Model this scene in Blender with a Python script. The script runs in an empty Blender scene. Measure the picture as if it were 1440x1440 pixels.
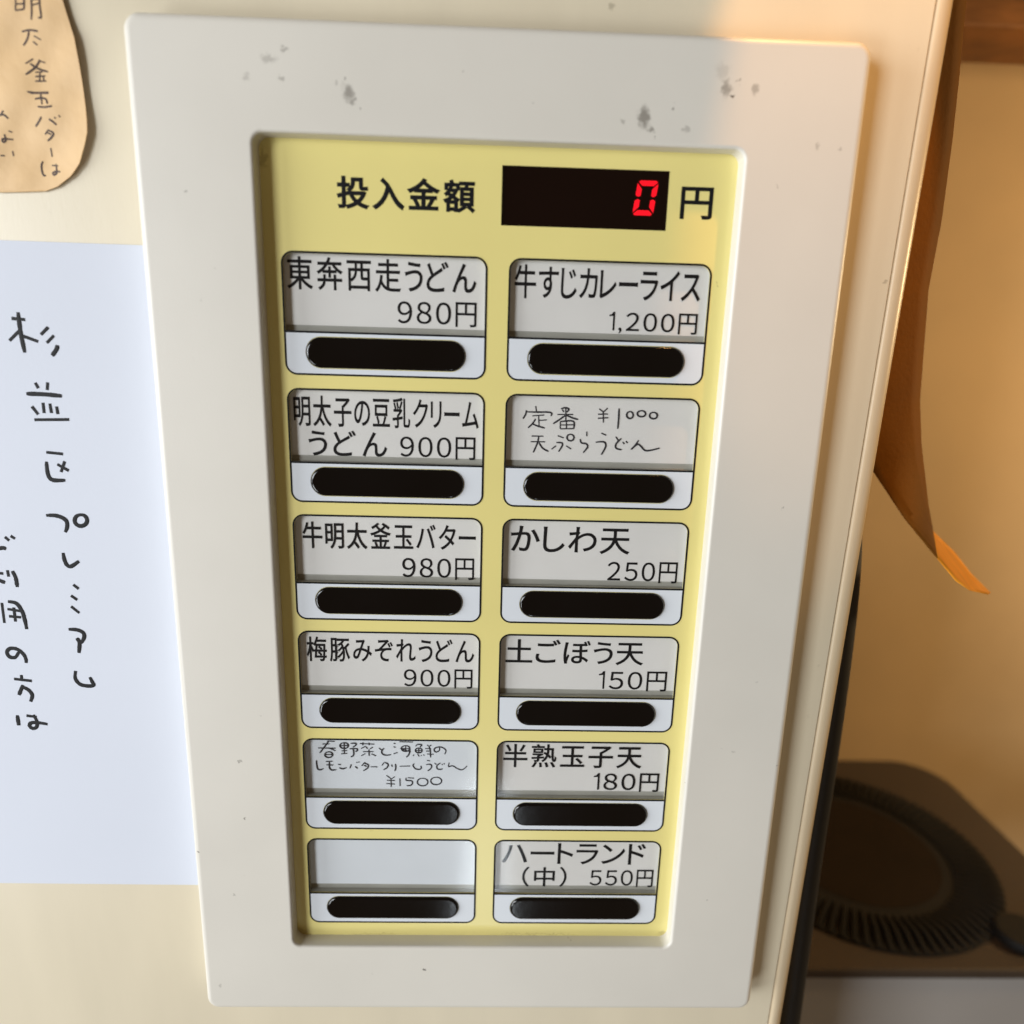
import bpy, math, random
from mathutils import Vector, Matrix

random.seed(7)
S = 0.001                                  # everything below is written in millimetres
scene = bpy.context.scene
COL = scene.collection

# ------------------------------------------------------------------ camera
# panel coordinates: X right, Y up, Z out of the machine towards the viewer
def W(x, y, z=0.0):
    return Vector((x * S, -z * S, y * S))

cam_data = bpy.data.cameras.new("camera")
cam = bpy.data.objects.new("camera", cam_data)
COL.objects.link(cam)
cam_data.sensor_width = 36.0
cam_data.lens = 24.62
cam_data.clip_start = 0.01
cam_data.clip_end = 20.0
R = ((0.9993498, -0.0219268, -0.0286209),
     (0.0278655, 0.9734489, 0.2272022),
     (0.0228791, -0.2278520, 0.9734270))
ax = [Vector((R[0][i], -R[2][i], R[1][i])) for i in range(3)]
mw = Matrix(((ax[0][0], ax[1][0], ax[2][0], 0), (ax[0][1], ax[1][1], ax[2][1], 0),
             (ax[0][2], ax[1][2], ax[2][2], 0), (0, 0, 0, 1)))
mw.translation = W(52.636, -21.479, 181.692)
cam.matrix_world = mw
cam_data.dof.use_dof = True
cam_data.dof.focus_distance = 0.195
cam_data.dof.aperture_fstop = 7.5
scene.camera = cam

# ------------------------------------------------------------------ world, lamps, exposure
world = bpy.data.worlds.new("World")
scene.world = world
world.use_nodes = True
bg = world.node_tree.nodes["Background"]
bg.inputs["Color"].default_value = (1.0, 0.66, 0.36, 1)
bg.inputs["Strength"].default_value = 0.13

def aim(o, target):
    o.rotation_euler = (Vector(target) - o.location).to_track_quat('-Z', 'Y').to_euler()

def area(name, loc, target, sx, sy, power, color):
    d = bpy.data.lights.new(name, 'AREA')
    d.shape = 'RECTANGLE'; d.size = sx; d.size_y = sy; d.energy = power; d.color = color
    o = bpy.data.objects.new(name, d); COL.objects.link(o)
    o.location = loc; aim(o, target)
    return o

area("window_light", (-1.15, -1.28, 0.10), (0.04, 0.0, -0.10), 0.5, 0.6, 18.0, (0.92, 0.96, 1.0))
area("low_fill_light", (-1.0, -1.15, -0.75), (0.08, 0.0, -0.16), 0.45, 0.45, 9.0, (0.93, 0.97, 1.0))  # added fill from below, brightens the lower part of the panel
area("side_window_light", (-1.20, -0.46, -0.02), (0.04, 0.0, -0.10), 0.6, 0.7, 15.0, (0.94, 0.97, 1.0))
area("glare_streak_light", (0.055, -0.70, -0.74), (0.05, 0.0, -0.12), 0.07, 0.20, 0.42, (0.84, 0.93, 1.0))  # added lamp, placed so the lower panes mirror a soft streak
def spot(name, loc, target, power, color, deg, blend, radius):
    d = bpy.data.lights.new(name, 'SPOT')
    d.energy = power; d.color = color; d.spot_size = math.radians(deg); d.spot_blend = blend
    d.shadow_soft_size = radius
    o = bpy.data.objects.new(name, d); COL.objects.link(o)
    o.location = loc; aim(o, target)
    return o
spot("warm_ceiling_spot", (0.165, -0.065, 0.215), (0.147, 0.0, 0.078), 2.0, (1.0, 0.48, 0.13), 27, 0.15, 0.004)
spot("warm_wall_lamp", (0.80, 0.05, 0.06), (0.38, 0.37, -0.05), 10.5, (1.0, 0.72, 0.38), 150, 0.8, 0.03)

scene.view_settings.view_transform = 'Standard'
scene.view_settings.look = 'None'
scene.view_settings.exposure = -0.08
scene.view_settings.gamma = 1.0

# ------------------------------------------------------------------ materials
def lin(c):
    return tuple(((v / 255) / 12.92 if v / 255 <= 0.04045 else ((v / 255 + 0.055) / 1.055) ** 2.4) for v in c) + (1,)

def new_mat(name):
    m = bpy.data.materials.new(name); m.use_nodes = True
    nt = m.node_tree
    return m, nt, nt.nodes["Principled BSDF"]

def surface(name, color, rough=0.5, var=0.06, scale=60.0, bump=0.0, bump_scale=900.0, coat=0.0, spec=0.5, stretch=(1, 1, 1),
            sss=0.0, rvar=0.1):
    """plain surface: colour mottled by noise, uneven gloss, fine relief"""
    m, nt, b = new_mat(name)
    N, L = nt.nodes, nt.links
    tc = N.new("ShaderNodeTexCoord")
    mp = N.new("ShaderNodeMapping"); mp.inputs["Scale"].default_value = stretch
    L.new(tc.outputs["Object"], mp.inputs["Vector"])
    n1 = N.new("ShaderNodeTexNoise"); n1.inputs["Scale"].default_value = scale; n1.inputs["Detail"].default_value = 6
    L.new(mp.outputs[0], n1.inputs["Vector"])
    mix = N.new("ShaderNodeMix"); mix.data_type = 'RGBA'
    c = color
    mix.inputs["A"].default_value = tuple(max(0, v * (1 - var)) for v in c[:3]) + (1,)
    mix.inputs["B"].default_value = tuple(min(1, v * (1 + var)) for v in c[:3]) + (1,)
    mr = N.new("ShaderNodeMapRange"); mr.inputs["From Min"].default_value = 0.3; mr.inputs["From Max"].default_value = 0.7
    L.new(n1.outputs["Fac"], mr.inputs["Value"]); L.new(mr.outputs[0], mix.inputs["Factor"])
    L.new(mix.outputs["Result"], b.inputs["Base Color"])
    r = N.new("ShaderNodeMapRange")
    r.inputs["To Min"].default_value = max(0.02, rough * (1 - rvar)); r.inputs["To Max"].default_value = min(1, rough * (1 + rvar))
    L.new(n1.outputs["Fac"], r.inputs["Value"]); L.new(r.outputs[0], b.inputs["Roughness"])
    b.inputs["Specular IOR Level"].default_value = spec
    b.inputs["Coat Weight"].default_value = coat
    b.inputs["Coat Roughness"].default_value = 0.22
    if sss:
        b.inputs["Subsurface Weight"].default_value = sss
        b.inputs["Subsurface Radius"].default_value = (0.002, 0.0015, 0.001)
        b.inputs["Subsurface Scale"].default_value = 0.5
    if bump:
        n2 = N.new("ShaderNodeTexNoise"); n2.inputs["Scale"].default_value = bump_scale; n2.inputs["Detail"].default_value = 4
        L.new(mp.outputs[0], n2.inputs["Vector"])
        bp = N.new("ShaderNodeBump"); bp.inputs["Strength"].default_value = bump; bp.inputs["Distance"].default_value = 0.0005
        L.new(n2.outputs["Fac"], bp.inputs["Height"]); L.new(bp.outputs[0], b.inputs["Normal"])
    m["b"] = 1
    return m

def add_stains(m, spots, stain, amount=0.7, freckles=0.0, ymin=None):
    """worn smudges with outlines of their own: spots = (x, y, radius x, radius y, strength) in mm"""
    nt = m.node_tree; N, L = nt.nodes, nt.links
    b = N["Principled BSDF"]
    src = b.inputs["Base Color"].links[0].from_socket
    tc = N.new("ShaderNodeTexCoord")
    nz = N.new("ShaderNodeTexNoise"); nz.inputs["Scale"].default_value = 700; nz.inputs["Detail"].default_value = 5
    L.new(tc.outputs["Object"], nz.inputs["Vector"])
    sub = N.new("ShaderNodeVectorMath"); sub.operation = 'SUBTRACT'; sub.inputs[1].default_value = (0.5, 0.5, 0.5)
    L.new(nz.outputs["Color"], sub.inputs[0])
    sc = N.new("ShaderNodeVectorMath"); sc.operation = 'SCALE'; sc.inputs["Scale"].default_value = 0.0035
    L.new(sub.outputs[0], sc.inputs[0])
    add = N.new("ShaderNodeVectorMath"); add.operation = 'ADD'
    L.new(tc.outputs["Object"], add.inputs[0]); L.new(sc.outputs[0], add.inputs[1])
    total = None
    for (x, y, rx, ry, st) in spots:
        d = N.new("ShaderNodeVectorMath"); d.operation = 'SUBTRACT'; d.inputs[1].default_value = ((x - 52.9) * S, 0, (y + 420) * S)   # origin of the machine's parts
        L.new(add.outputs[0], d.inputs[0])
        k = N.new("ShaderNodeVectorMath"); k.operation = 'MULTIPLY'; k.inputs[1].default_value = (0.95 / (rx * S), 0, 0.95 / (ry * S))
        L.new(d.outputs[0], k.inputs[0])
        ln = N.new("ShaderNodeVectorMath"); ln.operation = 'LENGTH'; L.new(k.outputs[0], ln.inputs[0])
        mr = N.new("ShaderNodeMapRange"); mr.interpolation_type = 'SMOOTHSTEP'
        mr.inputs["From Min"].default_value = 0.3; mr.inputs["From Max"].default_value = 1.2
        mr.inputs["To Min"].default_value = st; mr.inputs["To Max"].default_value = 0
        L.new(ln.outputs["Value"], mr.inputs["Value"])
        if total is None: total = mr.outputs[0]
        else:
            mx = N.new("ShaderNodeMath"); mx.operation = 'MAXIMUM'
            L.new(total, mx.inputs[0]); L.new(mr.outputs[0], mx.inputs[1]); total = mx.outputs[0]
    if freckles:
        v = N.new("ShaderNodeTexVoronoi"); v.inputs["Scale"].default_value = 130
        L.new(add.outputs[0], v.inputs["Vector"])
        f = N.new("ShaderNodeMapRange"); f.inputs["From Min"].default_value = 0.03; f.inputs["From Max"].default_value = 0.07
        f.inputs["To Min"].default_value = 1; f.inputs["To Max"].default_value = 0
        L.new(v.outputs["Distance"], f.inputs["Value"])
        n3 = N.new("ShaderNodeTexNoise"); n3.inputs["Scale"].default_value = 22
        L.new(tc.outputs["Object"], n3.inputs["Vector"])
        g = N.new("ShaderNodeMapRange"); g.inputs["From Min"].default_value = 0.52; g.inputs["From Max"].default_value = 0.68
        g.inputs["To Max"].default_value = freckles
        L.new(n3.outputs["Fac"], g.inputs["Value"])
        mu = N.new("ShaderNodeMath"); mu.operation = 'MULTIPLY'; L.new(f.outputs[0], mu.inputs[0]); L.new(g.outputs[0], mu.inputs[1])
        if total is None: total = mu.outputs[0]
        else:
            mx = N.new("ShaderNodeMath"); mx.operation = 'MAXIMUM'
            L.new(total, mx.inputs[0]); L.new(mu.outputs[0], mx.inputs[1]); total = mx.outputs[0]
    am = N.new("ShaderNodeMath"); am.operation = 'MULTIPLY'; am.inputs[1].default_value = amount
    L.new(total, am.inputs[0])
    mix = N.new("ShaderNodeMix"); mix.data_type = 'RGBA'
    L.new(am.outputs[0], mix.inputs["Factor"]); L.new(src, mix.inputs["A"]); mix.inputs["B"].default_value = stain
    L.new(mix.outputs["Result"], b.inputs["Base Color"])

M = {}
M['bezel'] = surface('aged_white_plastic', (0.655, 0.63, 0.565, 1), 0.38, 0.03, 25, 0.05, 2500)
add_stains(M['bezel'], [(18, 34, 1.4, 1.9, .55), (19.2, 32.4, 1.0, .9, .5), (4, 42.2, .9, .6, .4), (-5, 36.4, 1.2, .7, .25), (0.4, 40.3, 1.8, 1.0, .3),
    (2.9, 36.4, .8, .5, .35), (15.3, 35.7, .7, .5, .3), (85.6, 31.3, 1.5, 2.6, .62), (87.4, 28.8, .9, .7, .55), (104, 37.8, 1.1, 2.0, .5),
    (105.7, 36.5, .55, .5, .95), (111, 38, .9, 1.6, .4), (80.7, 30.3, .8, .5, .35), (126.9, 26.6, .5, .8, .3), (118.3, 17.6, .4, .35, .5),
    (95.7, 29.1, 1.2, .6, .3), (103, 41.5, 1.6, 1.8, .15), (-16.4, -136.3, .5, .4, .5), (-16.3, -154.8, .6, .4, .6),
    (120, -181.7, .5, .4, .55), (-27, -213.3, .4, .5, .4), (92, 33.5, .5, .4, .6), (88.5, 27, .35, .3, .8), (17.2, 36.8, .4, .3, .6), (20.6, 30.6, .35, .3, .6), (107, 39.5, .4, .6, .5),
    (60, 33.2, .5, .3, .35), (44, 39, .3, .3, .45), (129, -60, .3, .4, .4), (-20, 12, .35, .3, .4)], (0.055, 0.04, 0.024, 1), 1.0, 0.9)
M['machine'] = surface('cream_painted_metal', (0.67, 0.60, 0.45, 1), 0.34, 0.05, 14, 0.04, 600, stretch=(3, 3, 0.6))
add_stains(M['machine'], [(-38, 58, .8, 1.4, .5), (78, 57, .8, .7, .5), (152, -2, .5, .5, .5)], (0.16, 0.13, 0.07, 1), 0.8, 0.3)
M['trim'] = surface('cream_plastic_trim', (0.60, 0.49, 0.33, 1), 0.36, 0.05, 30, 0.03, 900, stretch=(1, 1, 0.3))
M['yellow'] = surface('yellow_printed_panel', (0.75, 0.66, 0.25, 1), 0.30, 0.04, 20, 0.02, 1500, coat=0.35)
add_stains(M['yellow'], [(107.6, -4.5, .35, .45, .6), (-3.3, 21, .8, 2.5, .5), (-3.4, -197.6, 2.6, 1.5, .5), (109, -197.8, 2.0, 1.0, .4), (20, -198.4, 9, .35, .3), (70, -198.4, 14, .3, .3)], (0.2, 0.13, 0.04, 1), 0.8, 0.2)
M['plate'] = surface('bluish_white_print', (0.66, 0.70, 0.745, 1), 0.32, 0.02, 40, 0.0)
M['card'] = surface('label_card_paper', (0.66, 0.655, 0.63, 1), 0.6, 0.025, 60, 0.04, 2500)
M['card_cool'] = surface('handwritten_card_paper', (0.63, 0.67, 0.705, 1), 0.6, 0.025, 60, 0.04, 2500)
M['tray'] = surface('grey_recess_plastic', (0.38, 0.38, 0.34, 1), 0.5, 0.08, 80)
M['ink'] = surface('black_print', (0.008, 0.008, 0.009, 1), 0.6, 0.1, 80, spec=0.12)
M['pen'] = surface('ballpoint_ink', (0.03, 0.03, 0.035, 1), 0.5, 0.3, 900, spec=0.15)
M['marker'] = surface('felt_pen_ink', (0.012, 0.012, 0.013, 1), 0.55, 0.3, 900, spec=0.15)
M['brown_pen'] = surface('pen_on_aged_paper', (0.06, 0.03, 0.018, 1), 0.6, 0.4, 900)
M['button'] = surface('black_gloss_button', (0.002, 0.0017, 0.002, 1), 0.10, 0.3, 40, 0.03, 260, rvar=0.4)
M['display'] = surface('dark_display_acrylic', (0.004, 0.001, 0.001, 1), 0.12, 0.2, 40)
M['paper'] = surface('white_copy_paper', (0.63, 0.67, 0.755, 1), 0.75, 0.03, 9, 0.04, 1200)
M['tag'] = surface('yellowed_paper', (0.70, 0.47, 0.23, 1), 0.55, 0.10, 45, 0.5, 130)
M['wall'] = surface('ochre_wall', (0.52, 0.36, 0.19, 1), 0.8, 0.07, 9, 0.3, 500)
M['shelf'] = surface('dark_orange_wood', (0.30, 0.12, 0.03, 1), 0.6, 0.4, 30, 0.2, 200, stretch=(1, 1, 4))
M['lit_tip'] = surface('orange_paper_lit_tip', (0.85, 0.33, 0.025, 1), 0.7, 0.12, 60, 0.6, 300, spec=0.1, stretch=(4, 1, 1))  # strip's orange brightened so the tip looks lit
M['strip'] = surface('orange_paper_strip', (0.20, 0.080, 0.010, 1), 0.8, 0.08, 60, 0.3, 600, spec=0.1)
M['cable'] = surface('black_rubber', (0.012, 0.012, 0.012, 1), 0.6)
M['brown_top'] = surface('dark_brown_enamel', (0.042, 0.027, 0.016, 1), 0.7, 0.1, 20)
M['fins'] = surface('black_vent_plastic', (0.008, 0.007, 0.006, 1), 0.7, 0.1, 20, spec=0.25)
M['hub'] = surface('brown_vent_centre', (0.016, 0.010, 0.006, 1), 0.7, 0.15, 30, spec=0.1)
M['grey_case'] = surface('light_grey_enamel', (0.33, 0.315, 0.30, 1), 0.5, 0.04, 15)

m, nt, b = new_mat('red_led')
b.inputs["Base Color"].default_value = (0.02, 0.0, 0.0, 1)
b.inputs["Emission Color"].default_value = (1.0, 0.0, 0.012, 1)
b.inputs["Emission Strength"].default_value = 1.3
M['led'] = m

m, nt, b = new_mat('clear_window_film')
N, L = nt.nodes, nt.links
out = [n for n in N if n.type == 'OUTPUT_MATERIAL'][0]
N.remove(b)
tr = N.new("ShaderNodeBsdfTransparent"); tr.inputs["Color"].default_value = (1, 1, 1, 1)
gl = N.new("ShaderNodeBsdfGlossy"); gl.inputs["Roughness"].default_value = 0.10
fr = N.new("ShaderNodeFresnel"); fr.inputs["IOR"].default_value = 1.45
mx = N.new("ShaderNodeMixShader")
ge = N.new("ShaderNodeNewGeometry")
inv_ = N.new("ShaderNodeMath"); inv_.operation = 'SUBTRACT'; inv_.inputs[0].default_value = 1.0
L.new(ge.outputs["Backfacing"], inv_.inputs[1])
mf = N.new("ShaderNodeMath"); mf.operation = 'MULTIPLY'
L.new(fr.outputs[0], mf.inputs[0]); L.new(inv_.outputs[0], mf.inputs[1])
L.new(mf.outputs[0], mx.inputs[0]); L.new(tr.outputs[0], mx.inputs[1]); L.new(gl.outputs[0], mx.inputs[2])
L.new(mx.outputs[0], out.inputs["Surface"])
M['film'] = m

# ------------------------------------------------------------------ geometry helpers
def link(name, me, parent=None, mat=None):
    o = bpy.data.objects.new(name, me); COL.objects.link(o)
    if parent: o.parent = parent
    if mat is not None:
        me.materials.clear(); me.materials.append(mat)
    return o

def tag(o, label=None, category=None, group=None, kind=None):
    if label: o['label'] = label
    if category: o['category'] = category
    if group: o['group'] = group
    if kind: o['kind'] = kind
    return o

def root(name, label, category, base):
    o = bpy.data.objects.new(name, None); COL.objects.link(o)
    o.location = W(*base); o.empty_display_size = 0.01
    return tag(o, label, category)

def smooth(me, deg=35):
    for p in me.polygons: p.use_smooth = True
    me.set_sharp_from_angle(angle=math.radians(deg))

def place(me, origin, f=None):
    """mesh in panel mm -> metres, relative to an origin in panel mm"""
    for v in me.vertices:
        x, y, z = v.co
        if f: x, y, z = f(x, y, z)
        v.co = W(x - origin[0], y - origin[1], z - origin[2])
    me.update()
    return me

def rrect(x0, y0, x1, y1, r, seg=7, corners=(1, 1, 1, 1)):
    """rounded rectangle, anticlockwise; corners = bottom-left, bottom-right, top-right, top-left"""
    pts = []
    for (cx, cy, a, on) in ((x0 + r, y0 + r, 180, corners[0]), (x1 - r, y0 + r, 270, corners[1]),
                            (x1 - r, y1 - r, 0, corners[2]), (x0 + r, y1 - r, 90, corners[3])):
        if on and r > 0:
            for i in range(seg + 1):
                t = math.radians(a + 90 * i / seg)
                pts.append((cx + r * math.cos(t), cy + r * math.sin(t)))
        else:
            pts.append((cx + (r if math.cos(math.radians(a + 45)) > 0 else -r), cy + (r if math.sin(math.radians(a + 45)) > 0 else -r)))
    return pts

def plate(loops, z0, z1, bevel=0.0, res=3):
    """flat shape with holes, thickness z0..z1, rounded edges"""
    c = bpy.data.curves.new('plate', 'CURVE'); c.dimensions = '2D'; c.fill_mode = 'BOTH'
    c.extrude = (z1 - z0) / 2 - bevel
    c.bevel_depth = bevel; c.bevel_resolution = res; c.offset = -bevel
    for lp in loops:
        s = c.splines.new('POLY'); s.points.add(len(lp) - 1); s.use_cyclic_u = True
        for p, q in zip(s.points, lp): p.co = (q[0], q[1], 0, 1)
    o = bpy.data.objects.new('plate', c); COL.objects.link(o)
    me = bpy.data.meshes.new_from_object(o.evaluated_get(bpy.context.evaluated_depsgraph_get()))
    bpy.data.objects.remove(o); bpy.data.curves.remove(c)
    me.transform(Matrix.Translation((0, 0, (z0 + z1) / 2)))
    me.name = 'plate'
    return me

def raw(verts, faces):
    me = bpy.data.meshes.new('mesh'); me.from_pydata(verts, [], faces); me.update()
    return me

def part(name, me, mat, parent, base, f=None, deg=35):
    place(me, base, f); smooth(me, deg)
    return link(name, me, parent, mat)

def catmull(pts, n=5):
    if len(pts) < 3: return pts
    P = [pts[0]] + list(pts) + [pts[-1]]; out = []
    for i in range(1, len(P) - 2):
        p0, p1, p2, p3 = P[i - 1], P[i], P[i + 1], P[i + 2]
        for k in range(n):
            t = k / n
            out.append(tuple(0.5 * ((2 * p1[j]) + (-p0[j] + p2[j]) * t + (2 * p0[j] - 5 * p1[j] + 4 * p2[j] - p3[j]) * t * t
                                    + (-p0[j] + 3 * p1[j] - 3 * p2[j] + p3[j]) * t ** 3) for j in range(len(p1))))
    out.append(tuple(pts[-1]))
    return out

def tube(paths, r, caps=True, res=3, flat=1.0, soft=True, taper=False):
    c = bpy.data.curves.new('tube', 'CURVE'); c.dimensions = '3D'; c.bevel_depth = r; c.bevel_resolution = res; c.use_fill_caps = caps
    for pts in paths:
        pp = catmull(pts) if soft else pts
        s = c.splines.new('POLY'); s.points.add(len(pp) - 1)
        for i, (p, q) in enumerate(zip(s.points, pp)):
            p.co = (q[0], q[1], q[2] if len(q) > 2 else 0, 1)
            if taper:
                e = min(i, len(pp) - 1 - i) / max(1, len(pp) - 1)
                p.radius = 0.72 + 0.28 * min(1, e * 5) + random.uniform(-.07, .07)
    o = bpy.data.objects.new('tube', c); COL.objects.link(o)
    me = bpy.data.meshes.new_from_object(o.evaluated_get(bpy.context.evaluated_depsgraph_get()))
    bpy.data.objects.remove(o); bpy.data.curves.remove(c)
    if flat != 1.0:
        for v in me.vertices: v.co.z *= flat
    return me

_glyphs = {}
def glyph(ch, bold):
    if (ch, bold) not in _glyphs:
        c = bpy.data.curves.new('glyph', 'FONT'); c.body = ch; c.bevel_depth = bold; c.bevel_resolution = 0; c.resolution_u = 5
        o = bpy.data.objects.new('glyph', c); COL.objects.link(o)
        me = bpy.data.meshes.new_from_object(o.evaluated_get(bpy.context.evaluated_depsgraph_get()))
        vs = [(v.co.x, v.co.y, v.co.z) for v in me.vertices]; fs = [tuple(p.vertices) for p in me.polygons]
        bpy.data.objects.remove(o); bpy.data.curves.remove(c); bpy.data.meshes.remove(me)
        _glyphs[(ch, bold)] = (vs, fs)
    return _glyphs[(ch, bold)]

def text_mesh(chars, box, gap, bold, z):
    x0, x1, y0, y1 = box
    verts, faces, cx = [], [], 0.0
    for ch in chars:
        digit = ch in '0123456789'
        if ch == '1':
            vs = [(0, .555, 0), (0, .615, 0), (.11, .645, 0), (.175, .735, 0), (.25, .735, 0), (.25, 0, 0), (.17, 0, 0), (.17, .575, 0)]
            fs = [(7, 0, 1, 2), (2, 3, 4, 7), (4, 5, 6, 7)]
        else: vs, fs = glyph(chr(ord(ch) + 0xFEE0) if digit else ch, bold)
        k = 1.2 if digit and ch != '1' else 1.1
        ky = 1.0 if ch != '1' else 1.04
        mn = min(v[0] for v in vs); mxx = max(v[0] for v in vs)
        base = len(verts)
        verts += [(cx + (v[0] - mn) * k, v[1] * ky, z + v[2] * 2.0) for v in vs]
        faces += [tuple(base + i for i in f) for f in fs]
        cx += (mxx - mn) * k + gap
    X0 = min(v[0] for v in verts); X1 = max(v[0] for v in verts)
    Y0 = min(v[1] for v in verts); Y1 = max(v[1] for v in verts)
    if chars == '円': pass
    verts = [(x0 + (v[0] - X0) / (X1 - X0) * (x1 - x0), y0 + (v[1] - Y0) / (Y1 - Y0) * (y1 - y0), v[2]) for v in verts]
    me = raw(verts, faces)
    return me

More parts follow.
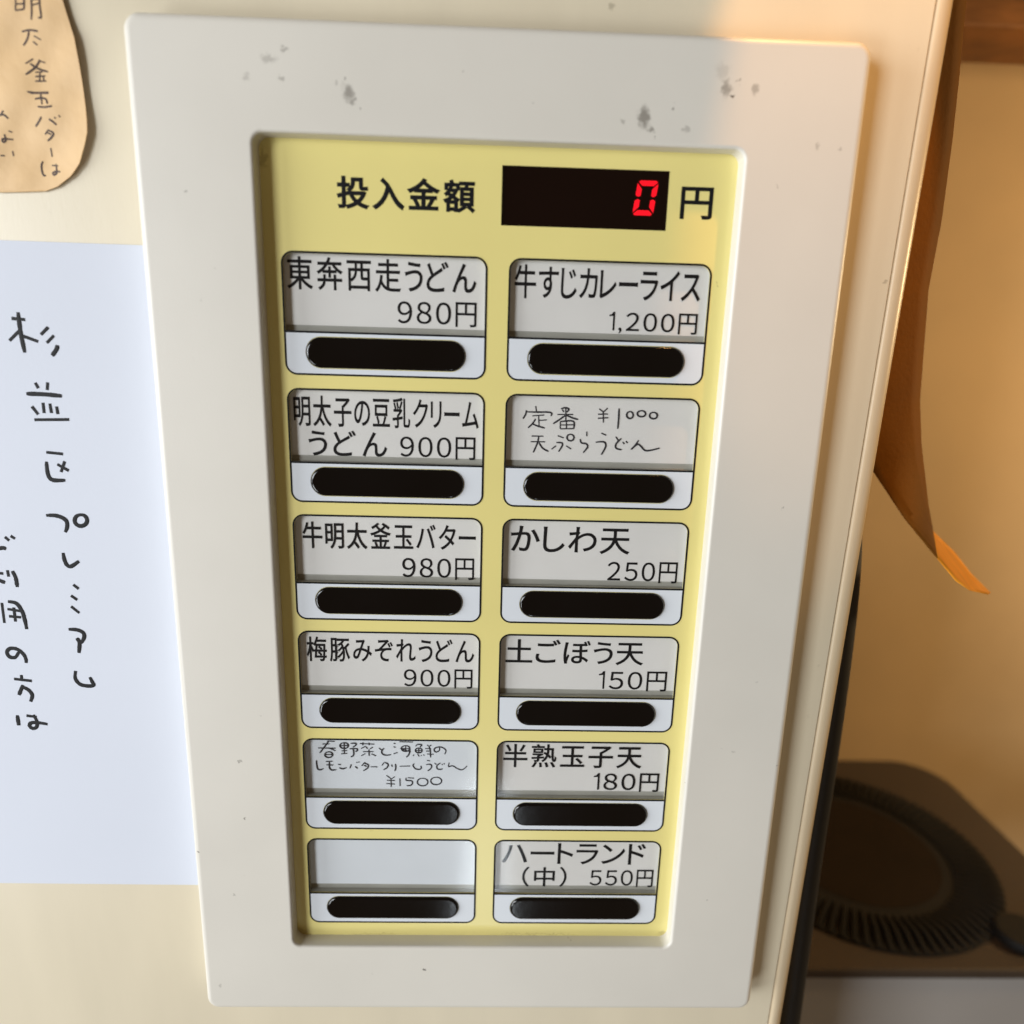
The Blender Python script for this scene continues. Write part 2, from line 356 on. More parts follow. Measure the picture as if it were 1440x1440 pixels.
# ------------------------------------------------------------------ measured data (mm on the panel)
HAND = {"teiban":[[[63.38,-35.85],[63.63,-37.14]],[[61.02,-36.98],[60.83,-38.11],[60.18,-39.2]],[[60.98,-37.4],[63.87,-37.41],[66.7,-37.34],[67.62,-37.65],[67.45,-38.36]],[[62.62,-38.4],[65.74,-38.12]],[[64.24,-38.44],[64.46,-41.18]],[[64.37,-39.57],[66.44,-39.38]],[[63.5,-39.17],[62.7,-40.46],[61.59,-41.54]],[[62.55,-40.38],[63.99,-41.0],[66.01,-41.51]],[[70.06,-36.41],[71.04,-36.1],[72.05,-36.41],[71.52,-37.27]],[[70.35,-36.6],[70.81,-37.23]],[[69.13,-37.89],[73.25,-37.79]],[[71.25,-36.29],[71.39,-39.39]],[[71.13,-38.12],[69.62,-39.29],[68.1,-40.32]],[[71.56,-38.06],[73.01,-38.64],[74.59,-39.05]],[[69.98,-39.71],[70.0,-41.55]],[[69.98,-39.71],[73.33,-39.54],[73.57,-41.46]],[[70.06,-41.61],[73.57,-41.46]],[[70.1,-40.61],[73.38,-40.47]],[[71.57,-39.67],[71.66,-41.51]],[[79.99,-36.15],[81.03,-36.88]],[[82.19,-35.87],[81.12,-36.96]],[[79.78,-37.56],[82.28,-37.44]],[[79.76,-38.61],[82.46,-38.4]],[[81.06,-36.97],[81.28,-39.7]],[[85.16,-35.93],[85.21,-38.61],[85.14,-41.23]],[[88.05,-36.64],[87.55,-36.84],[87.27,-37.32],[87.33,-37.89],[87.71,-38.32],[88.25,-38.44],[88.73,-38.2],[88.96,-37.7],[88.85,-37.13],[88.45,-36.73],[87.9,-36.66]],[[91.06,-36.34],[90.42,-36.52],[90.05,-36.94],[90.12,-37.44],[90.58,-37.81],[91.26,-37.91],[91.88,-37.7],[92.19,-37.25],[92.06,-36.76],[91.55,-36.41],[90.87,-36.36]],[[94.22,-36.68],[93.63,-36.87],[93.31,-37.32],[93.37,-37.86],[93.81,-38.26],[94.44,-38.37],[95.0,-38.14],[95.28,-37.67],[95.16,-37.13],[94.68,-36.76],[94.05,-36.7]],[[62.61,-43.68],[65.66,-43.66]],[[62.43,-45.17],[66.21,-45.13]],[[64.44,-43.75],[64.29,-45.12],[63.77,-46.57],[63.16,-48.03]],[[64.58,-45.4],[65.64,-46.82],[67.19,-47.64]],[[69.45,-43.42],[71.02,-43.95]],[[69.16,-45.23],[70.6,-45.31],[70.72,-46.11],[69.84,-47.63]],[[67.94,-47.05],[69.11,-46.1]],[[71.78,-46.03],[73.11,-46.86]],[[72.78,-42.97],[72.24,-43.15],[71.93,-43.61],[71.98,-44.15],[72.37,-44.56],[72.94,-44.68],[73.47,-44.45],[73.73,-43.96],[73.63,-43.43],[73.2,-43.05],[72.62,-42.98]],[[77.04,-42.17],[77.1,-43.37]],[[75.42,-44.13],[75.75,-45.13],[77.06,-45.38],[77.45,-46.24],[76.38,-47.76]],[[80.92,-42.48],[82.24,-43.01]],[[79.56,-44.89],[81.62,-44.75],[82.25,-45.54],[81.97,-46.7],[81.19,-48.17]],[[84.76,-43.32],[85.48,-44.31]],[[86.22,-43.72],[84.96,-45.19],[85.03,-46.34],[86.5,-46.73]],[[86.65,-44.63],[87.12,-45.19]],[[87.5,-44.43],[87.97,-44.88]],[[90.85,-44.12],[89.89,-45.64],[89.08,-46.53],[90.58,-45.19],[91.48,-45.6],[92.71,-46.73],[94.16,-46.69],[96.57,-46.05]]],"haru":[[[6.4,-133.53],[8.52,-133.6]],[[5.08,-134.48],[7.02,-134.45]],[[3.74,-135.8],[8.73,-135.82]],[[6.76,-133.63],[5.6,-135.4],[4.15,-137.4]],[[6.61,-135.7],[8.71,-136.65]],[[6.75,-136.99],[6.08,-137.19],[5.66,-137.68],[5.67,-138.28],[6.11,-138.73],[6.79,-138.86],[7.44,-138.62],[7.81,-138.09],[7.73,-137.5],[7.25,-137.08],[6.56,-137.01]],[[5.89,-137.9],[7.74,-137.87]],[[11.28,-133.98],[10.55,-134.18],[10.1,-134.67],[10.12,-135.26],[10.59,-135.71],[11.33,-135.84],[12.04,-135.6],[12.43,-135.07],[12.34,-134.49],[11.82,-134.07],[11.07,-134.0]],[[10.14,-134.93],[12.36,-134.9]],[[11.27,-134.08],[11.22,-137.41]],[[10.47,-136.63],[12.04,-136.52]],[[10.35,-137.59],[12.02,-137.44]],[[13.12,-134.16],[14.51,-134.14],[14.68,-134.66],[13.74,-135.4]],[[12.8,-135.93],[14.84,-135.9],[15.01,-136.52],[14.45,-136.74]],[[13.82,-135.92],[13.96,-137.79],[13.11,-138.59]],[[15.8,-134.19],[19.97,-134.34]],[[16.64,-133.84],[16.68,-134.73]],[[18.49,-133.88],[18.48,-134.71]],[[17.45,-135.03],[16.14,-135.78]],[[17.54,-135.24],[17.99,-135.86]],[[19.49,-135.32],[18.73,-135.85]],[[16.67,-136.81],[19.65,-136.77]],[[18.36,-136.06],[18.41,-138.15]],[[17.31,-137.43],[16.18,-138.13]],[[19.08,-137.47],[20.37,-138.12]],[[21.3,-135.56],[22.07,-136.22]],[[22.73,-135.59],[22.06,-136.64],[22.42,-137.57],[23.54,-137.87],[24.75,-137.64]],[[25.53,-133.93],[26.09,-134.08]],[[25.52,-135.03],[26.08,-135.29]],[[25.5,-137.38],[26.62,-136.95]],[[3.08,-139.86],[3.17,-141.49],[3.41,-142.65],[4.14,-142.91],[4.99,-142.52]],[[5.82,-140.16],[7.68,-140.07]],[[5.93,-141.25],[7.92,-141.32]],[[6.83,-140.23],[6.78,-142.08],[7.4,-142.91],[8.71,-142.85]],[[9.32,-141.03],[10.16,-141.11]],[[9.66,-142.14],[10.59,-142.49],[11.71,-142.12]],[[13.14,-140.98],[12.73,-142.31]],[[14.24,-141.66],[14.98,-142.29]],[[14.65,-140.29],[14.92,-140.46]],[[15.21,-140.12],[15.58,-140.32]],[[17.16,-140.26],[16.17,-141.43]],[[16.88,-140.51],[18.08,-141.09],[17.87,-142.14],[16.64,-143.05]],[[16.86,-141.21],[17.6,-141.68]],[[18.81,-141.71],[20.78,-141.73]],[[22.66,-140.29],[22.09,-141.25]],[[22.85,-140.14],[23.87,-140.8],[23.58,-141.86],[22.54,-142.67]],[[24.9,-140.89],[25.08,-141.63]],[[26.02,-140.67],[26.1,-142.04],[25.81,-142.99]],[[23.36,-144.51],[24.66,-145.55]],[[25.79,-144.9],[24.75,-145.66]],[[23.47,-146.1],[25.78,-146.18]],[[23.23,-147.21],[25.77,-147.35]],[[24.66,-145.66],[24.68,-148.33]],[[27.27,-133.45],[31.17,-133.5]],[[29.03,-134.67],[28.3,-134.87],[27.86,-135.36],[27.89,-135.95],[28.37,-136.41],[29.12,-136.54],[29.83,-136.29],[30.21,-135.77],[30.11,-135.18],[29.57,-134.76],[28.82,-134.68]],[[27.9,-135.62],[30.23,-135.69]],[[29.03,-134.67],[29.01,-136.44]],[[27.44,-135.52],[30.5,-136.73]],[[30.32,-135.9],[29.94,-137.57],[29.19,-138.42]],[[32.47,-134.2],[31.91,-134.84]],[[32.47,-134.2],[33.68,-134.29],[33.21,-135.13]],[[32.84,-135.38],[32.25,-135.55],[31.9,-135.97],[31.93,-136.47],[32.32,-136.86],[32.92,-136.97],[33.48,-136.76],[33.79,-136.32],[33.71,-135.82],[33.28,-135.46],[32.67,-135.4]],[[31.9,-136.19],[33.77,-136.16]],[[32.84,-135.45],[32.83,-136.91]],[[31.43,-137.55],[31.15,-137.98]],[[32.46,-137.33],[33.02,-138.16]],[[33.48,-137.74],[33.67,-137.88]],[[34.14,-137.52],[34.51,-137.83]],[[35.26,-134.33],[35.72,-134.78]],[[36.47,-134.36],[35.91,-134.82]],[[34.7,-135.53],[36.47,-135.61]],[[34.98,-136.36],[36.38,-136.34]],[[35.26,-137.29],[37.22,-137.37]],[[35.82,-134.89],[36.19,-136.24],[36.29,-138.43]],[[38.89,-135.16],[38.8,-136.1],[37.87,-136.63],[37.31,-136.01],[37.68,-135.28],[38.98,-134.95],[40.1,-135.35],[40.76,-136.17],[40.4,-137.33]],[[27.3,-141.43],[30.29,-141.31]],[[31.51,-140.49],[31.14,-141.13],[31.88,-142.17],[33.01,-142.37],[33.57,-141.94],[33.42,-141.2]],[[35.22,-139.39],[36.16,-139.55]],[[34.98,-140.76],[36.2,-140.68],[36.61,-141.27],[36.29,-142.12],[35.45,-142.87]],[[37.41,-140.2],[37.98,-140.72]],[[39.19,-140.18],[38.17,-141.04],[38.26,-142.09],[39.2,-142.29],[39.86,-142.07]],[[39.57,-140.49],[39.8,-140.8]],[[40.13,-140.27],[40.42,-140.59]],[[41.73,-140.04],[41.55,-141.31],[42.39,-141.09],[43.05,-141.18],[43.9,-141.81],[45.04,-142.32],[45.97,-142.1],[47.0,-141.03]],[[27.26,-145.41],[27.33,-147.97]],[[29.14,-145.18],[29.14,-146.03],[30.74,-146.22],[30.92,-147.07],[30.35,-147.72],[29.22,-147.84]],[[29.61,-145.17],[31.4,-145.32]],[[33.94,-145.27],[33.01,-145.54],[32.46,-146.21],[32.5,-147.02],[33.12,-147.64],[34.07,-147.82],[34.98,-147.49],[35.46,-146.77],[35.33,-145.97],[34.64,-145.4],[33.67,-145.29]],[[37.93,-144.9],[36.97,-145.16],[36.4,-145.81],[36.44,-146.6],[37.09,-147.2],[38.08,-147.37],[39.02,-147.04],[39.51,-146.35],[39.38,-145.57],[38.66,-145.02],[37.66,-144.92]]],"sugi":[[[-67.34,-16.06],[-67.35,-19.23],[-67.24,-22.17],[-66.89,-25.94]],[[-69.12,-17.6],[-65.79,-17.82]],[[-67.52,-20.54],[-70.33,-23.07]],[[-66.86,-21.83],[-63.21,-23.1]],[[-60.29,-19.52],[-62.34,-21.37]],[[-59.1,-21.51],[-61.09,-23.37]],[[-58.51,-23.83],[-58.84,-24.89],[-60.13,-26.52]],[[-65.22,-33.41],[-64.59,-34.81]],[[-62.04,-33.26],[-62.41,-35.19]],[[-67.81,-36.29],[-63.49,-36.31],[-58.87,-36.63]],[[-66.83,-39.5],[-65.48,-41.53]],[[-63.89,-38.47],[-63.91,-41.14]],[[-62.15,-38.63],[-62.04,-41.09]],[[-60.54,-39.34],[-60.43,-41.33]],[[-66.61,-42.93],[-57.72,-42.64]],[[-64.64,-51.4],[-60.38,-51.75]],[[-64.94,-53.88],[-65.0,-56.66],[-64.6,-58.26],[-63.46,-58.85],[-60.6,-58.78]],[[-62.19,-54.53],[-59.4,-56.17]],[[-60.16,-53.7],[-61.46,-56.58]],[[-66.76,-68.51],[-64.52,-68.46],[-62.66,-68.99],[-61.55,-70.02],[-61.6,-71.61],[-62.26,-73.07]],[[-57.55,-68.07],[-58.58,-68.41],[-59.26,-69.25],[-59.33,-70.25],[-58.75,-71.02],[-57.76,-71.23],[-56.75,-70.81],[-56.14,-69.92],[-56.17,-68.93],[-56.82,-68.23],[-57.84,-68.1]],[[-63.48,-78.86],[-63.34,-80.83],[-62.82,-82.3],[-61.75,-82.66],[-59.49,-81.13]],[[-61.78,-87.93],[-60.46,-89.11]],[[-62.76,-91.11],[-61.21,-92.35]],[[-63.12,-94.3],[-61.07,-96.19]],[[-78.44,-74.72],[-77.42,-75.72]],[[-76.89,-74.4],[-75.81,-75.16]],[[-81.93,-78.14],[-80.25,-77.96],[-79.27,-77.79],[-78.57,-78.13]],[[-82.31,-84.92],[-80.25,-85.11]],[[-82.55,-86.71],[-81.5,-87.13],[-80.13,-87.7]],[[-79.01,-84.11],[-78.9,-85.98]],[[-77.73,-84.29],[-77.07,-86.3],[-77.0,-88.93]],[[-81.81,-93.6],[-81.91,-99.55]],[[-80.08,-93.2],[-77.9,-93.68],[-76.64,-95.93],[-76.25,-98.37],[-76.06,-101.29]],[[-80.51,-95.4],[-77.07,-95.94]],[[-80.37,-97.53],[-77.16,-97.77]],[[-78.76,-94.91],[-78.83,-99.09]],[[-64.6,-101.11],[-62.28,-101.24],[-60.66,-102.13],[-60.67,-103.66],[-61.72,-105.22]],[[-62.71,-103.7],[-62.08,-105.05],[-62.58,-108.22]],[[-64.14,-113.72],[-64.49,-116.0],[-63.48,-117.74],[-61.64,-118.31],[-59.64,-118.14],[-59.95,-116.8],[-60.39,-115.58]],[[-79.2,-108.27],[-80.35,-109.83],[-81.89,-109.69],[-82.43,-108.32],[-81.4,-107.17],[-79.55,-107.35],[-78.02,-108.76],[-77.49,-110.3],[-77.58,-111.51]],[[-79.38,-115.2],[-79.43,-116.6]],[[-81.53,-116.45],[-76.7,-117.01]],[[-79.25,-118.35],[-79.94,-119.59],[-80.82,-121.44]],[[-79.47,-118.88],[-77.86,-119.91],[-77.11,-121.49],[-77.83,-123.45]],[[-82.05,-127.74],[-82.07,-129.61],[-82.05,-130.98]],[[-79.5,-127.84],[-76.68,-128.27]],[[-77.55,-127.56],[-76.83,-129.53],[-77.06,-131.34],[-78.25,-131.9],[-79.04,-131.01],[-78.35,-130.09],[-76.42,-130.06],[-73.9,-130.5]]],"tag":[[[-58.41,53.6],[-58.95,50.67]],[[-58.34,53.6],[-56.78,53.69],[-56.97,51.02]],[[-58.62,52.0],[-56.9,52.13]],[[-58.94,50.74],[-56.96,51.05]],[[-55.0,53.73],[-55.16,51.22],[-55.52,48.91]],[[-55.0,53.73],[-53.28,53.82],[-53.21,51.85],[-53.12,49.49],[-53.83,49.35]],[[-55.01,53.03],[-53.21,53.17]],[[-55.08,51.85],[-53.15,52.34]],[[-58.09,46.5],[-56.26,46.82],[-54.26,46.57]],[[-56.37,46.91],[-56.73,45.56],[-57.42,44.4],[-58.14,43.66]],[[-55.31,45.61],[-53.84,44.89]],[[-55.69,44.46],[-54.84,43.78]],[[-56.22,40.91],[-58.0,39.89]],[[-55.07,40.64],[-53.62,40.26]],[[-54.73,40.79],[-55.96,39.17],[-58.29,37.57]],[[-57.05,39.92],[-55.35,38.97],[-53.21,38.4]],[[-56.09,38.16],[-54.48,38.36]],[[-56.19,37.28],[-53.95,37.51]],[[-55.05,38.19],[-55.35,36.45]],[[-54.44,37.42],[-54.39,36.48]],[[-56.32,36.3],[-53.84,36.43]],[[-58.43,33.98],[-56.62,33.85],[-53.5,34.04]],[[-55.42,33.97],[-55.53,32.36]],[[-57.75,33.71],[-55.35,33.87],[-53.61,33.79]],[[-55.43,33.87],[-55.34,31.38]],[[-56.87,32.5],[-55.64,32.76],[-54.32,32.52],[-54.04,31.5]],[[-56.43,30.9],[-54.77,30.81],[-52.97,31.09]],[[-55.82,28.71],[-56.42,27.8],[-57.45,26.6]],[[-54.03,28.25],[-53.14,27.69],[-52.41,27.04]],[[-52.7,28.67],[-52.41,28.41]],[[-51.6,29.15],[-51.33,28.71]],[[-54.39,26.0],[-55.4,24.92]],[[-54.48,25.85],[-53.42,25.29],[-53.85,24.45],[-55.0,23.54]],[[-54.79,25.32],[-53.95,24.97]],[[-54.51,22.02],[-54.48,20.13]],[[-56.76,19.07],[-57.25,18.14],[-57.23,16.61],[-56.93,15.93],[-56.48,16.02]],[[-54.75,18.22],[-53.22,18.15]],[[-53.74,18.56],[-53.7,17.49],[-53.73,16.58],[-54.44,16.09],[-54.71,16.54],[-53.85,16.88],[-52.8,16.84]],[[-64.48,29.74],[-65.24,28.82]],[[-65.75,28.66],[-64.52,28.85],[-63.59,28.07]],[[-63.94,25.45],[-63.17,25.18]],[[-65.0,24.67],[-64.84,23.48],[-65.32,22.94],[-65.67,23.3],[-65.14,23.69],[-63.14,23.61]],[[-66.45,19.96],[-65.55,19.99]],[[-63.63,21.11],[-63.53,19.98]]]}
TEXTS = [('head', '投入金額', 13.76, 46.99, 10.08, 17.62, 0.08), ('yen', '円', 96.75, 104.65, 10.43, 17.78, 0.1), (0, '東奔西走うどん', 0.61, 47.47, -8.66, -0.81, 0.16), (0, '980円', 27.83, 47.62, -16.56, -10.53, 0.2), (1, '明太子の豆乳クリーム', 0.87, 48.65, -42.65, -34.62, 0.16), (1, 'うどん', 4.36, 24.82, -50.24, -43.44, 0.25), (1, '900円', 28.19, 47.89, -50.46, -44.45, 0.2), (2, '牛明太釜玉バター', 1.8, 48.41, -75.61, -68.05, 0.16), (2, '980円', 28.47, 48.09, -83.75, -77.54, 0.2), (3, '梅豚みぞれうどん', 1.65, 48.49, -108.63, -101.14, 0.16), (3, '900円', 28.7, 48.12, -116.33, -110.4, 0.2), (6, '牛すじカレーライス', 57.02, 103.86, -9.1, -1.0, 0.12), (6, '1,200円', 81.25, 103.75, -17.01, -11.64, 0.2), (8, 'かしわ天', 57.92, 90.52, -75.57, -68.0, 0.12), (8, '250円', 84.73, 104.14, -83.61, -77.49, 0.2), (9, '土ごぼう天', 57.35, 96.57, -108.35, -100.86, 0.12), (9, '150円', 84.15, 103.74, -116.33, -110.13, 0.2), (10, '半熟玉子天', 57.49, 98.36, -141.31, -133.62, 0.16), (10, '180円', 84.48, 103.93, -149.07, -142.88, 0.2), (11, 'ハートランド', 57.89, 101.77, -174.35, -166.95, 0.12), (11, '（中）', 64.32, 77.97, -182.45, -175.31, 0.2), (11, '550円', 85.11, 104.7, -182.4, -176.13, 0.2)]


# ------------------------------------------------------------------ the ticket machine
BASE = (52.9, -420.0, -20.0)
machine = root('ticket_machine', 'cream meal ticket machine with white bezel, yellow panel and twelve black oval menu buttons', 'ticket machine', BASE)

def edge_x(y): return 160.0 + (y - 61.0) * 0.0225

# flat front panel, its right side follows the seam of the trim
ys = [-420 + 10 * i for i in range(69)]
v, fcs = [], []
for y in ys:
    s = edge_x(y) - 5.6
    v += [(-420, y, -4.0), (s, y, -4.0), (s + 0.25, y, -4.25), (s + 0.25, y, -16.0), (-420, y, -16)]
for i in range(len(ys) - 1):
    for k in range(4):
        a = i * 5 + k; fcs.append((a, a + 1, a + 6, a + 5))
part('front_panel', raw(v, fcs), M['machine'], machine, BASE)

# rounded trim down the right edge
prof = [(-5.1, -16.0), (-5.1, -4.35), (-4.75, -3.95), (-4.0, -3.75), (-3.1, -3.75), (-2.2, -4.0), (-1.3, -4.6), (-0.6, -5.5), (-0.15, -6.7), (0, -8.2), (0, -60), (-2, -300)]
v, fcs = [], []
for y in ys:
    for (dx, z) in prof: v.append((edge_x(y) + dx, y, z))
n = len(prof)
for i in range(len(ys) - 1):
    for k in range(n - 1):
        a = i * n + k; fcs.append((a, a + 1, a + n + 1, a + n))
part('edge_trim', raw(v, fcs), M['trim'], machine, BASE, deg=60)

# white bezel frame around the opening
vs, fs, rings = [], [], []
def bez_ring(outer, d, z):
    if outer: lp = rrect(-31.7 + d, -222.3 + d, 137.3 - d, 48.9 - d, 3.8 - d, 8)
    else: lp = rrect(-4.2 - d, -198.8 - d, 110.0 + d, 25.3 + d, 2.6 + d, 8)
    rings.append(len(vs)); vs.extend((x, y, z) for x, y in lp)
bez_ring(True, 0.0, -4.0)
for a_ in range(0, 91, 15): bez_ring(True, 1.7 * (1 - math.cos(math.radians(a_))), 2.8 + 1.7 * math.sin(math.radians(a_)))
bez_ring(True, 1.9, 4.5)
bez_ring(False, 1.0, 4.5)
for a_ in range(0, 91, 18): bez_ring(False, 0.8 * (1 - math.sin(math.radians(a_))), 3.7 + 0.8 * math.cos(math.radians(a_)))
bez_ring(False, 0.0, 0.0)
nn = rings[1] - rings[0]
for a_, b_ in zip(rings, rings[1:]):
    for k in range(nn): fs.append((a_ + k, a_ + (k + 1) % nn, b_ + (k + 1) % nn, b_ + k))
bez = raw(vs, fs)
part('bezel', bez, M['bezel'], machine, BASE, deg=50)

# yellow printed face plate with twelve label windows and a display opening
CW, CH, PX, PY, DV = 50.0, 29.23, 55.74, 32.97, 18.84
cells = [(c * PX, -r * PY) for c in range(2) for r in range(6)]
loops = [rrect(-7, -202, 113, 28.5, 1)]
for (cx, cy) in cells:
    loops.append(list(reversed(rrect(cx + 0.25, cy - DV + 0.2, cx + CW - 0.25, cy - 0.25, 2.5, corners=(0, 0, 1, 1)))))
loops.append([(53.3, 7.6), (53.3, 21.1), (93.65, 21.1), (93.65, 7.6)])
face = part('face_plate', plate(loops, -0.22, 0.0), M['yellow'], machine, BASE)

part('lettering', text_mesh('投入金額', TEXTS[0][2:6], TEXTS[0][6], 0.028, 0.04), M['ink'], face, BASE)
part('lettering', text_mesh('円', TEXTS[1][2:6], TEXTS[1][6], 0.018, 0.04), M['ink'], face, BASE)

disp = part('amount_display', plate([[(53.1, 7.4), (93.85, 7.4), (93.85, 21.3), (53.1, 21.3)]], -2.0, -0.55), M['display'], machine, BASE)
tag(disp, 'black amount display glowing with a red zero')
def seg_pt(u, w): return (85.25 + 5.0 * u + 0.95 * w, 11.05 + 7.85 * w)
T_, t_ = 0.24, 0.145      # stroke thickness as share of width and height
def seg(poly):
    me = plate([[seg_pt(*q) for q in poly]], -0.5, -0.42)
    return part('digit_segment', me, M['led'], disp, BASE)
g = .035
seg([(.12, 1), (.88, 1), (.97, .96), (.80, 1 - t_), (.24, 1 - t_), (.06, .96)])
seg([(.12, 0), (.88, 0), (.95, .04), (.76, t_), (.22, t_), (.03, .04)])
for x0 in (0.0, 1.0 - T_):
    xo, xi = (0.0, T_) if x0 == 0 else (1.0, 1 - T_)
    seg([(xo, .92), (xi, .92 - t_ - .02), (xi, .5 + g + .03), ((xo + xi) / 2, .5 + g), (xo, .5 + g + .05)])
    seg([(xo, .08), (xi, .08 + t_ + .02), (xi, .5 - g - .03), ((xo + xi) / 2, .5 - g), (xo, .5 - g - .05)])

# parts shared by all twelve menu cells (built at the first cell, then copied)
def local(me, deg=35):
    place(me, (0, 0, 0)); smooth(me, deg); return me
def frame_with_divider():
    w = 0.24
    outer = rrect(-w, -CH - w, CW + w, w, 3.0)
    top = list(reversed(rrect(w, -DV + w, CW - w, -w, 2.4, corners=(0, 0, 1, 1))))
    low = list(reversed(rrect(w, -CH + w, CW - w, -DV - w, 2.4, corners=(1, 1, 0, 0))))
    return local(plate([outer, top, low], 0.02, 0.10))
me_outline = frame_with_divider()
me_surround = local(plate([rrect(0.0, -CH, CW, -DV, 2.5, corners=(1, 1, 0, 0)), list(reversed(rrect(4.95, -27.75, 45.15, -19.85, 3.94, 12)))], 0.0, 0.06))
me_button = local(plate([rrect(5.05, -27.62, 45.05, -19.98, 3.80, 14)], -0.9, 0.75, 0.7, 5), 60)
me_well = local(plate([rrect(4.6, -28.0, 45.5, -19.6, 4.1, 12)], 0.005, 0.03))
me_tray = local(plate([[(-1.5, -DV - 1), (CW + 1.5, -DV - 1), (CW + 1.5, 1.5), (-1.5, 1.5)],
                       [(-0.1, 0.1), (CW + 0.1, 0.1), (CW + 0.1, -DV + 0.1), (-0.1, -DV + 0.1)]], -2.0, -0.52))
me_back = local(plate([[(-1.5, -DV - 1), (CW + 1.5, -DV - 1), (CW + 1.5, 1.5), (-1.5, 1.5)]], -2.4, -2.05))
me_pane = local(plate([rrect(0.3, -DV + 0.3, CW - 0.3, -0.3, 2.3, corners=(0, 0, 1, 1))], -0.32, -0.22))
shared = {'cell_outline': (me_outline, 'ink'), 'button_surround': (me_surround, 'plate'), 'label_tray': (me_tray, 'tray'),
          'tray_back': (me_back, 'tray'), 'window_pane': (me_pane, 'film')}
card_label = {0: 'printed card for udon at 980 yen', 1: 'printed two line card for soy milk cream udon at 900 yen', 2: 'printed card for butter udon at 980 yen',
              3: 'printed card for grated radish udon at 900 yen', 4: 'small handwritten card priced 1500 yen', 5: 'blank card without writing',
              6: 'printed card for curry rice at 1,200 yen', 7: 'handwritten card for tempura udon priced 1000 yen', 8: 'printed card for chicken tempura at 250 yen',
              9: 'printed card for burdock tempura at 150 yen', 10: 'printed card for soft egg tempura at 180 yen', 11: 'printed card for beer at 550 yen'}
HW = {4: ('haru', 0.21), 7: ('teiban', 0.23)}
for i, (cx, cy) in enumerate(cells):
    off = W(cx - BASE[0], cy - BASE[1], -BASE[2])
    for nm, (me, mt) in shared.items():
        par = machine
        o = link(nm, me, par)
        if not me.materials: me.materials.append(M[mt])
        o.location = off
        if nm == 'button_surround': sur = o
    bt = link('push_button', me_button, machine)
    if not me_button.materials: me_button.materials.append(M['button'])
    bt.location = off
    # card behind the window: stands on its own small tilt, lower edge short of the tray
    dz = random.uniform(-0.05, 0.05)
    j = [random.uniform(-0.25, 0.25) for _ in range(4)]
    zc = -1.72
    gx = 9
    vs, fs = [], []
    for b_ in range(2):
        for a_ in range(gx):
            u = a_ / (gx - 1)
            x = cx - 0.6 + j[0] * .5 + u * (CW + 1.0 + j[1] * .3) if i != 11 else cx - 0.6 + u * (CW + 0.9)
            y = (cy - DV + 1.75 + j[2] * .35) if b_ == 0 else cy + 0.9
            vs.append((x, y, zc + 0.06 * math.sin(u * 3.1 + j[3] * 9)))
    for a_ in range(gx - 1): fs.append((a_, a_ + 1, gx + a_ + 1, gx + a_))
    top = len(vs)
    vs += [(x, y, z - 0.18) for (x, y, z) in vs]
    for a_ in range(gx - 1):
        fs.append((top + a_ + 1, top + a_, top + gx + a_, top + gx + a_ + 1))
        fs.append((a_, top + a_, top + a_ + 1, a_ + 1)); fs.append((gx + a_ + 1, top + gx + a_ + 1, top + gx + a_, gx + a_))
    fs.append((0, gx, top + gx, top)); fs.append((gx - 1, top + gx - 1, top + 2 * gx - 1, 2 * gx - 1))
    card = part('label_card', raw(vs, fs), M['card_cool' if i in (4, 5) else 'card'], machine, BASE)
    tag(card, card_label[i])
    for t in TEXTS:
        if t[0] == i:
            price = '円' in t[1]
            part('price_lettering' if price else 'lettering', text_mesh(t[1], t[2:6], t[6], 0.005 if price else 0.011, zc + 0.10), M['ink'], card, BASE)
    if i in HW:
        key, rr = HW[i]
        me = tube([[(p[0], p[1], 0) for p in st] for st in HAND[key]], rr, flat=0.15, taper=True)
        me.transform(Matrix.Translation((0, 0, zc + 0.09)))
        part('handwriting', me, M['pen'], card, BASE)

# ------------------------------------------------------------------ white notice on the machine, left of the bezel
def wave(x, y): return -3.72 + 0.10 * math.sin(x * 0.05 + 1) * math.sin(y * 0.035) + 0.06 * math.sin(y * 0.11 + x * .02)
def sheet(xs, ys, zf, th, right=None):
    """thin sheet as a closed grid; right(y) gives the right edge"""
    nx, ny = len(xs), len(ys)
    vs, fs = [], []
    for y in ys:
        for k, u in enumerate(xs):
            x = u if right is None else xs[0] + (right(y) - xs[0]) * (u - xs[0]) / (xs[-1] - xs[0])
            vs.append((x, y, zf(x, y)))
    n0 = len(vs)
    vs += [(a, b_, c - th) for (a, b_, c) in vs]
    for r_ in range(ny - 1):
        for k in range(nx - 1):
            a = r_ * nx + k
            fs.append((a, a + 1, a + nx + 1, a + nx)); fs.append((n0 + a + 1, n0 + a, n0 + a + nx, n0 + a + nx + 1))
    rim = [k for k in range(nx)] + [r_ * nx + nx - 1 for r_ in range(1, ny)] + [(ny - 1) * nx + k for k in range(nx - 2, -1, -1)] + [r_ * nx for r_ in range(ny - 2, 0, -1)]
    for q in range(len(rim)):
        a, b_ = rim[q], rim[(q + 1) % len(rim)]
        fs.append((b_, a, n0 + a, n0 + b_))
    return raw(vs, fs)

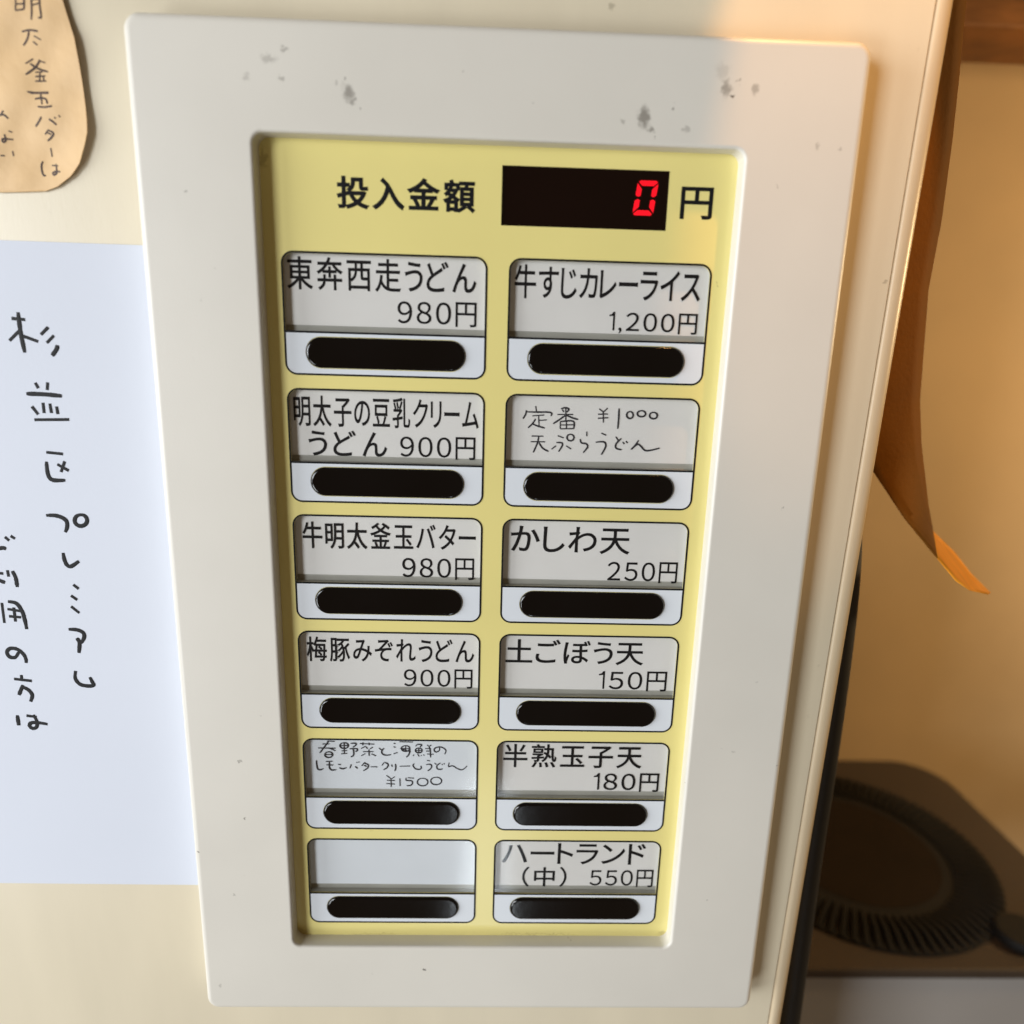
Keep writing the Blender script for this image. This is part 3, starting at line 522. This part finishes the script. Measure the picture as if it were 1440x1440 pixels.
PB = (-90.0, -185.0, -3.9)
notice = root('paper_notice', 'white sheet of paper with large black handwriting stuck flat beside the bezel', 'notice', PB)
xs = [-160 + 128.2 * k / 30 for k in range(31)]
yy = [-184.9 + 185.3 * k / 40 for k in range(41)]
part('paper_sheet', sheet(xs, yy, wave, 0.1), M['paper'], notice, PB, lambda x, y, z: (x, y + 0.4 - (x + 34) * 0.004, z))
me = tube([[(p[0], p[1], 0) for p in st] for st in HAND['sugi']], 0.56, flat=0.08, taper=True)
for v_ in me.vertices: v_.co.z += wave(v_.co.x, v_.co.y) + 0.04
part('handwriting', me, M['marker'], notice, PB)

# ------------------------------------------------------------------ yellowed paper tag, upper left
tago = [(11.81, -67.5), (12.3, -57.4), (13.5, -53.9), (15.9, -50.3), (18.8, -47.7), (22.7, -45.97), (25.7, -44.98), (28.9, -44.9), (33.5, -45.1), (40.2, -45.4), (45.3, -45.9), (49.6, -47.1), (53.2, -47.9), (60, -49.8), (75, -56)]
def tag_right(y):
    y = max(tago[0][0], min(y, tago[-1][0]))
    for (a, xa), (b_, xb) in zip(tago, tago[1:]):
        if a <= y <= b_: return xa + (xb - xa) * (y - a) / (b_ - a)
def tag_z(x, y):
    return (-3.35 + 0.20 * math.sin(x * .23 + y * .1) * math.sin(y * .19 + 1) + 0.9 * max(0, (x + 62) / 17) ** 2 * (1 if x > -62 else 0)
            + 0.12 * math.sin(x * .6 - y * .35))
TB = (-80.0, 11.8, -3.9)
tg = root('paper_tag', 'yellowed round-cornered paper slip with brown handwriting at the top left of the machine', 'paper tag', TB)
xs = [-120 + 75 * k / 50 for k in range(51)]
yy = [11.81 + (p / 44) ** 1.5 * 63 for p in range(45)]
part('paper_sheet', sheet(xs, yy, tag_z, 0.25, tag_right), M['tag'], tg, TB)
me = tube([[(p[0], p[1], 0) for p in st] for st in HAND['tag']], 0.225, flat=0.1, taper=True)
for v_ in me.vertices: v_.co.z += tag_z(v_.co.x, v_.co.y) + 0.05
part('handwriting', me, M['brown_pen'], tg, TB)

# ------------------------------------------------------------------ behind the machine: wall, board, strip, cable, appliance
def box(x0, x1, y0, y1, z0, z1):
    v = [(x, y, z) for z in (z0, z1) for y in (y0, y1) for x in (x0, x1)]
    return raw(v, [(0, 2, 3, 1), (4, 5, 7, 6), (0, 1, 5, 4), (2, 6, 7, 3), (0, 4, 6, 2), (1, 3, 7, 5)])

wall = link('wall', place(box(-900, 1400, -900, 900, -400, -370), (0, 0, 0)), None, M['wall'])
tag(wall, kind='structure')
SB = (400, 144, -215)
board = plate([rrect(190, 144, 800, 300, 3)], -260, -215, 2)
bo = part('wooden_board', board, M['shelf'], None, SB); bo.location = W(*SB)
tag(bo, 'dark orange wooden board across the top of the ochre wall', 'board')

# orange paper strip: hangs in shade, tip curls out and is coloured brighter to look lit
ST = (180, -57, -42)
left = [(162, 110), (165, 80), (168, 60), (168, 42), (167, 20), (167, 0), (167, -20), (170, -45), (177.3, -57.5), (190.4, -73.2), (203.6, -86.4), (211.4, -94.2), (216.9, -97.6), (223.6, -98.9)]
right = [(184.3, 110), (183.8, 78), (185.9, 60), (186.1, 42), (186.8, 20), (186.6, 0), (187, -16), (189.2, -34), (192, -48), (197.0, -68.2), (200.5, -77), (209.1, -84.2), (216.1, -91.6), (224.2, -98.4)]
zz = [-42, -42, -41, -42, -43, -43, -42, -42, -41, -40, -38, -36, -36, -37]
tilt = [4, 4, 4, 3, 3, 4, 4, 4, 3, 2, 22, 38, 26, 3]
vs, fs = [], []
K = 6
for i in range(len(left)):
    for k in range(K + 1):
        u = k / K
        x = left[i][0] * (1 - u) + (right[i][0] + (0.5 * math.sin(i * 2.3) if i < 10 else 0)) * u; y = left[i][1] * (1 - u) + right[i][1] * u
        z = zz[i] + tilt[i] * (0.5 - u) + 1.2 * math.sin(u * 3.14)
        q = (181.7 - z) / 223.7                      # keeps its width where it leans forward or back
        vs.append((52.6 + (x - 52.6) * q, -21.5 + (y + 21.5) * q, z))
for i in range(len(left) - 1):
    for k in range(K):
        a = i * (K + 1) + k; fs.append((a, a + K + 1, a + K + 2, a + 1))
me = raw(vs, fs)
st = part('paper_strip', me, M['strip'], None, ST, deg=80); me.materials.append(M['lit_tip'])
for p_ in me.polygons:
    if p_.index >= 10 * K: p_.material_index = 1                # light on the twisted end is put into a brighter orange
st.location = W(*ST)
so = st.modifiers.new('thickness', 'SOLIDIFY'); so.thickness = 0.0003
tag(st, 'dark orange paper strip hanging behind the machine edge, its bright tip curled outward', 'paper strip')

CB = (167, -420, -30)
me = tube([[(150, -40, -30), (158, -52, -30), (163.5, -68, -30), (166.3, -90, -30), (167.5, -120, -30), (167.8, -160, -30), (167.6, -200, -30), (168.2, -250, -30), (168.5, -330, -30), (168, -420, -30)]], 4.6, res=6)
cb = part('power_cable', me, M['cable'], None, CB, deg=80); cb.location = W(*CB)
tag(cb, 'black cable running down close behind the right edge of the machine', 'cable')

AB = (290, -470, -205)
app = root('heater', 'low grey appliance with dark brown top and round black vent behind the machine', 'appliance', AB)
def flat_plan(me_xy, y_top):
    """plan shape (x, z) extruded in the curve's z -> world height"""
    return lambda x, y, z: (x, y_top + z, y)
part('casing', plate([rrect(160, -304, 399, -109, 30, 8, (0, 0, 1, 1))][:0] + [[(162, -115), (162, -303)] + [(399 - 32 + 32 * math.sin(math.radians(a)), -303 + 32 - 32 * math.cos(math.radians(a))) for a in range(0, 91, 9)] + [(399, -118), (396, -115)]],
     -140, -6, 0), M['grey_case'], app, AB, flat_plan(None, -329.5))
part('top_cover', plate([[(160, -113), (160, -305)] + [(401 - 34 + 34 * math.sin(math.radians(a)), -305 + 34 - 34 * math.cos(math.radians(a))) for a in range(0, 91, 9)] + [(401, -116), (398, -113)]],
     -6, 0, 1.4), M['brown_top'], app, AB, flat_plan(None, -329.5))
VC = (289, -203)
def ring(r0, r1, n=72): return [[(VC[0] + r1 * math.cos(2 * math.pi * k / n), VC[1] + r1 * math.sin(2 * math.pi * k / n)) for k in range(n)]] + \
    ([list(reversed([(VC[0] + r0 * math.cos(2 * math.pi * k / n), VC[1] + r0 * math.sin(2 * math.pi * k / n)) for k in range(n)]))] if r0 else [])
vent = part('vent', plate(ring(0, 82), 0, 1.2, 0.3), M['fins'], app, AB, flat_plan(None, -329.4))
part('vent_hub', plate(ring(0, 50), 1.2, 1.5, 0.1), M['hub'], vent, AB, flat_plan(None, -329.4))
vs, fs = [], []
for k in range(84):
    a = 2 * math.pi * k / 84
    ca, sa = math.cos(a), math.sin(a)
    def P(r, t, h): return (VC[0] + r * ca - t * sa, VC[1] + r * sa + t * ca, h)
    b0 = len(vs)
    for (r, hh) in ((57, 3.0), (70, 5.0), (81.5, 2.0)):
        vs += [P(r, -1.5, 1.1), P(r, 1.5, 1.1), P(r, .9, hh), P(r, -.9, hh)]
    for q in (0, 4):
        for e in range(4):
            fs.append((b0 + q + e, b0 + q + (e + 1) % 4, b0 + q + 4 + (e + 1) % 4, b0 + q + 4 + e))
    fs.append((b0 + 3, b0 + 2, b0 + 1, b0)); fs.append((b0 + 8, b0 + 9, b0 + 10, b0 + 11))
fin = part('vent_fins', raw(vs, fs), M['fins'], vent, AB, flat_plan(None, -329.4))
tag(fin, kind='stuff')
kn = [[(348 + 13 * math.cos(2 * math.pi * k / 36), -133 + 13 * math.sin(2 * math.pi * k / 36)) for k in range(36)]]
part('knob', plate(kn, 0, 6, 1.2), M['fins'], app, AB, flat_plan(None, -329.4))
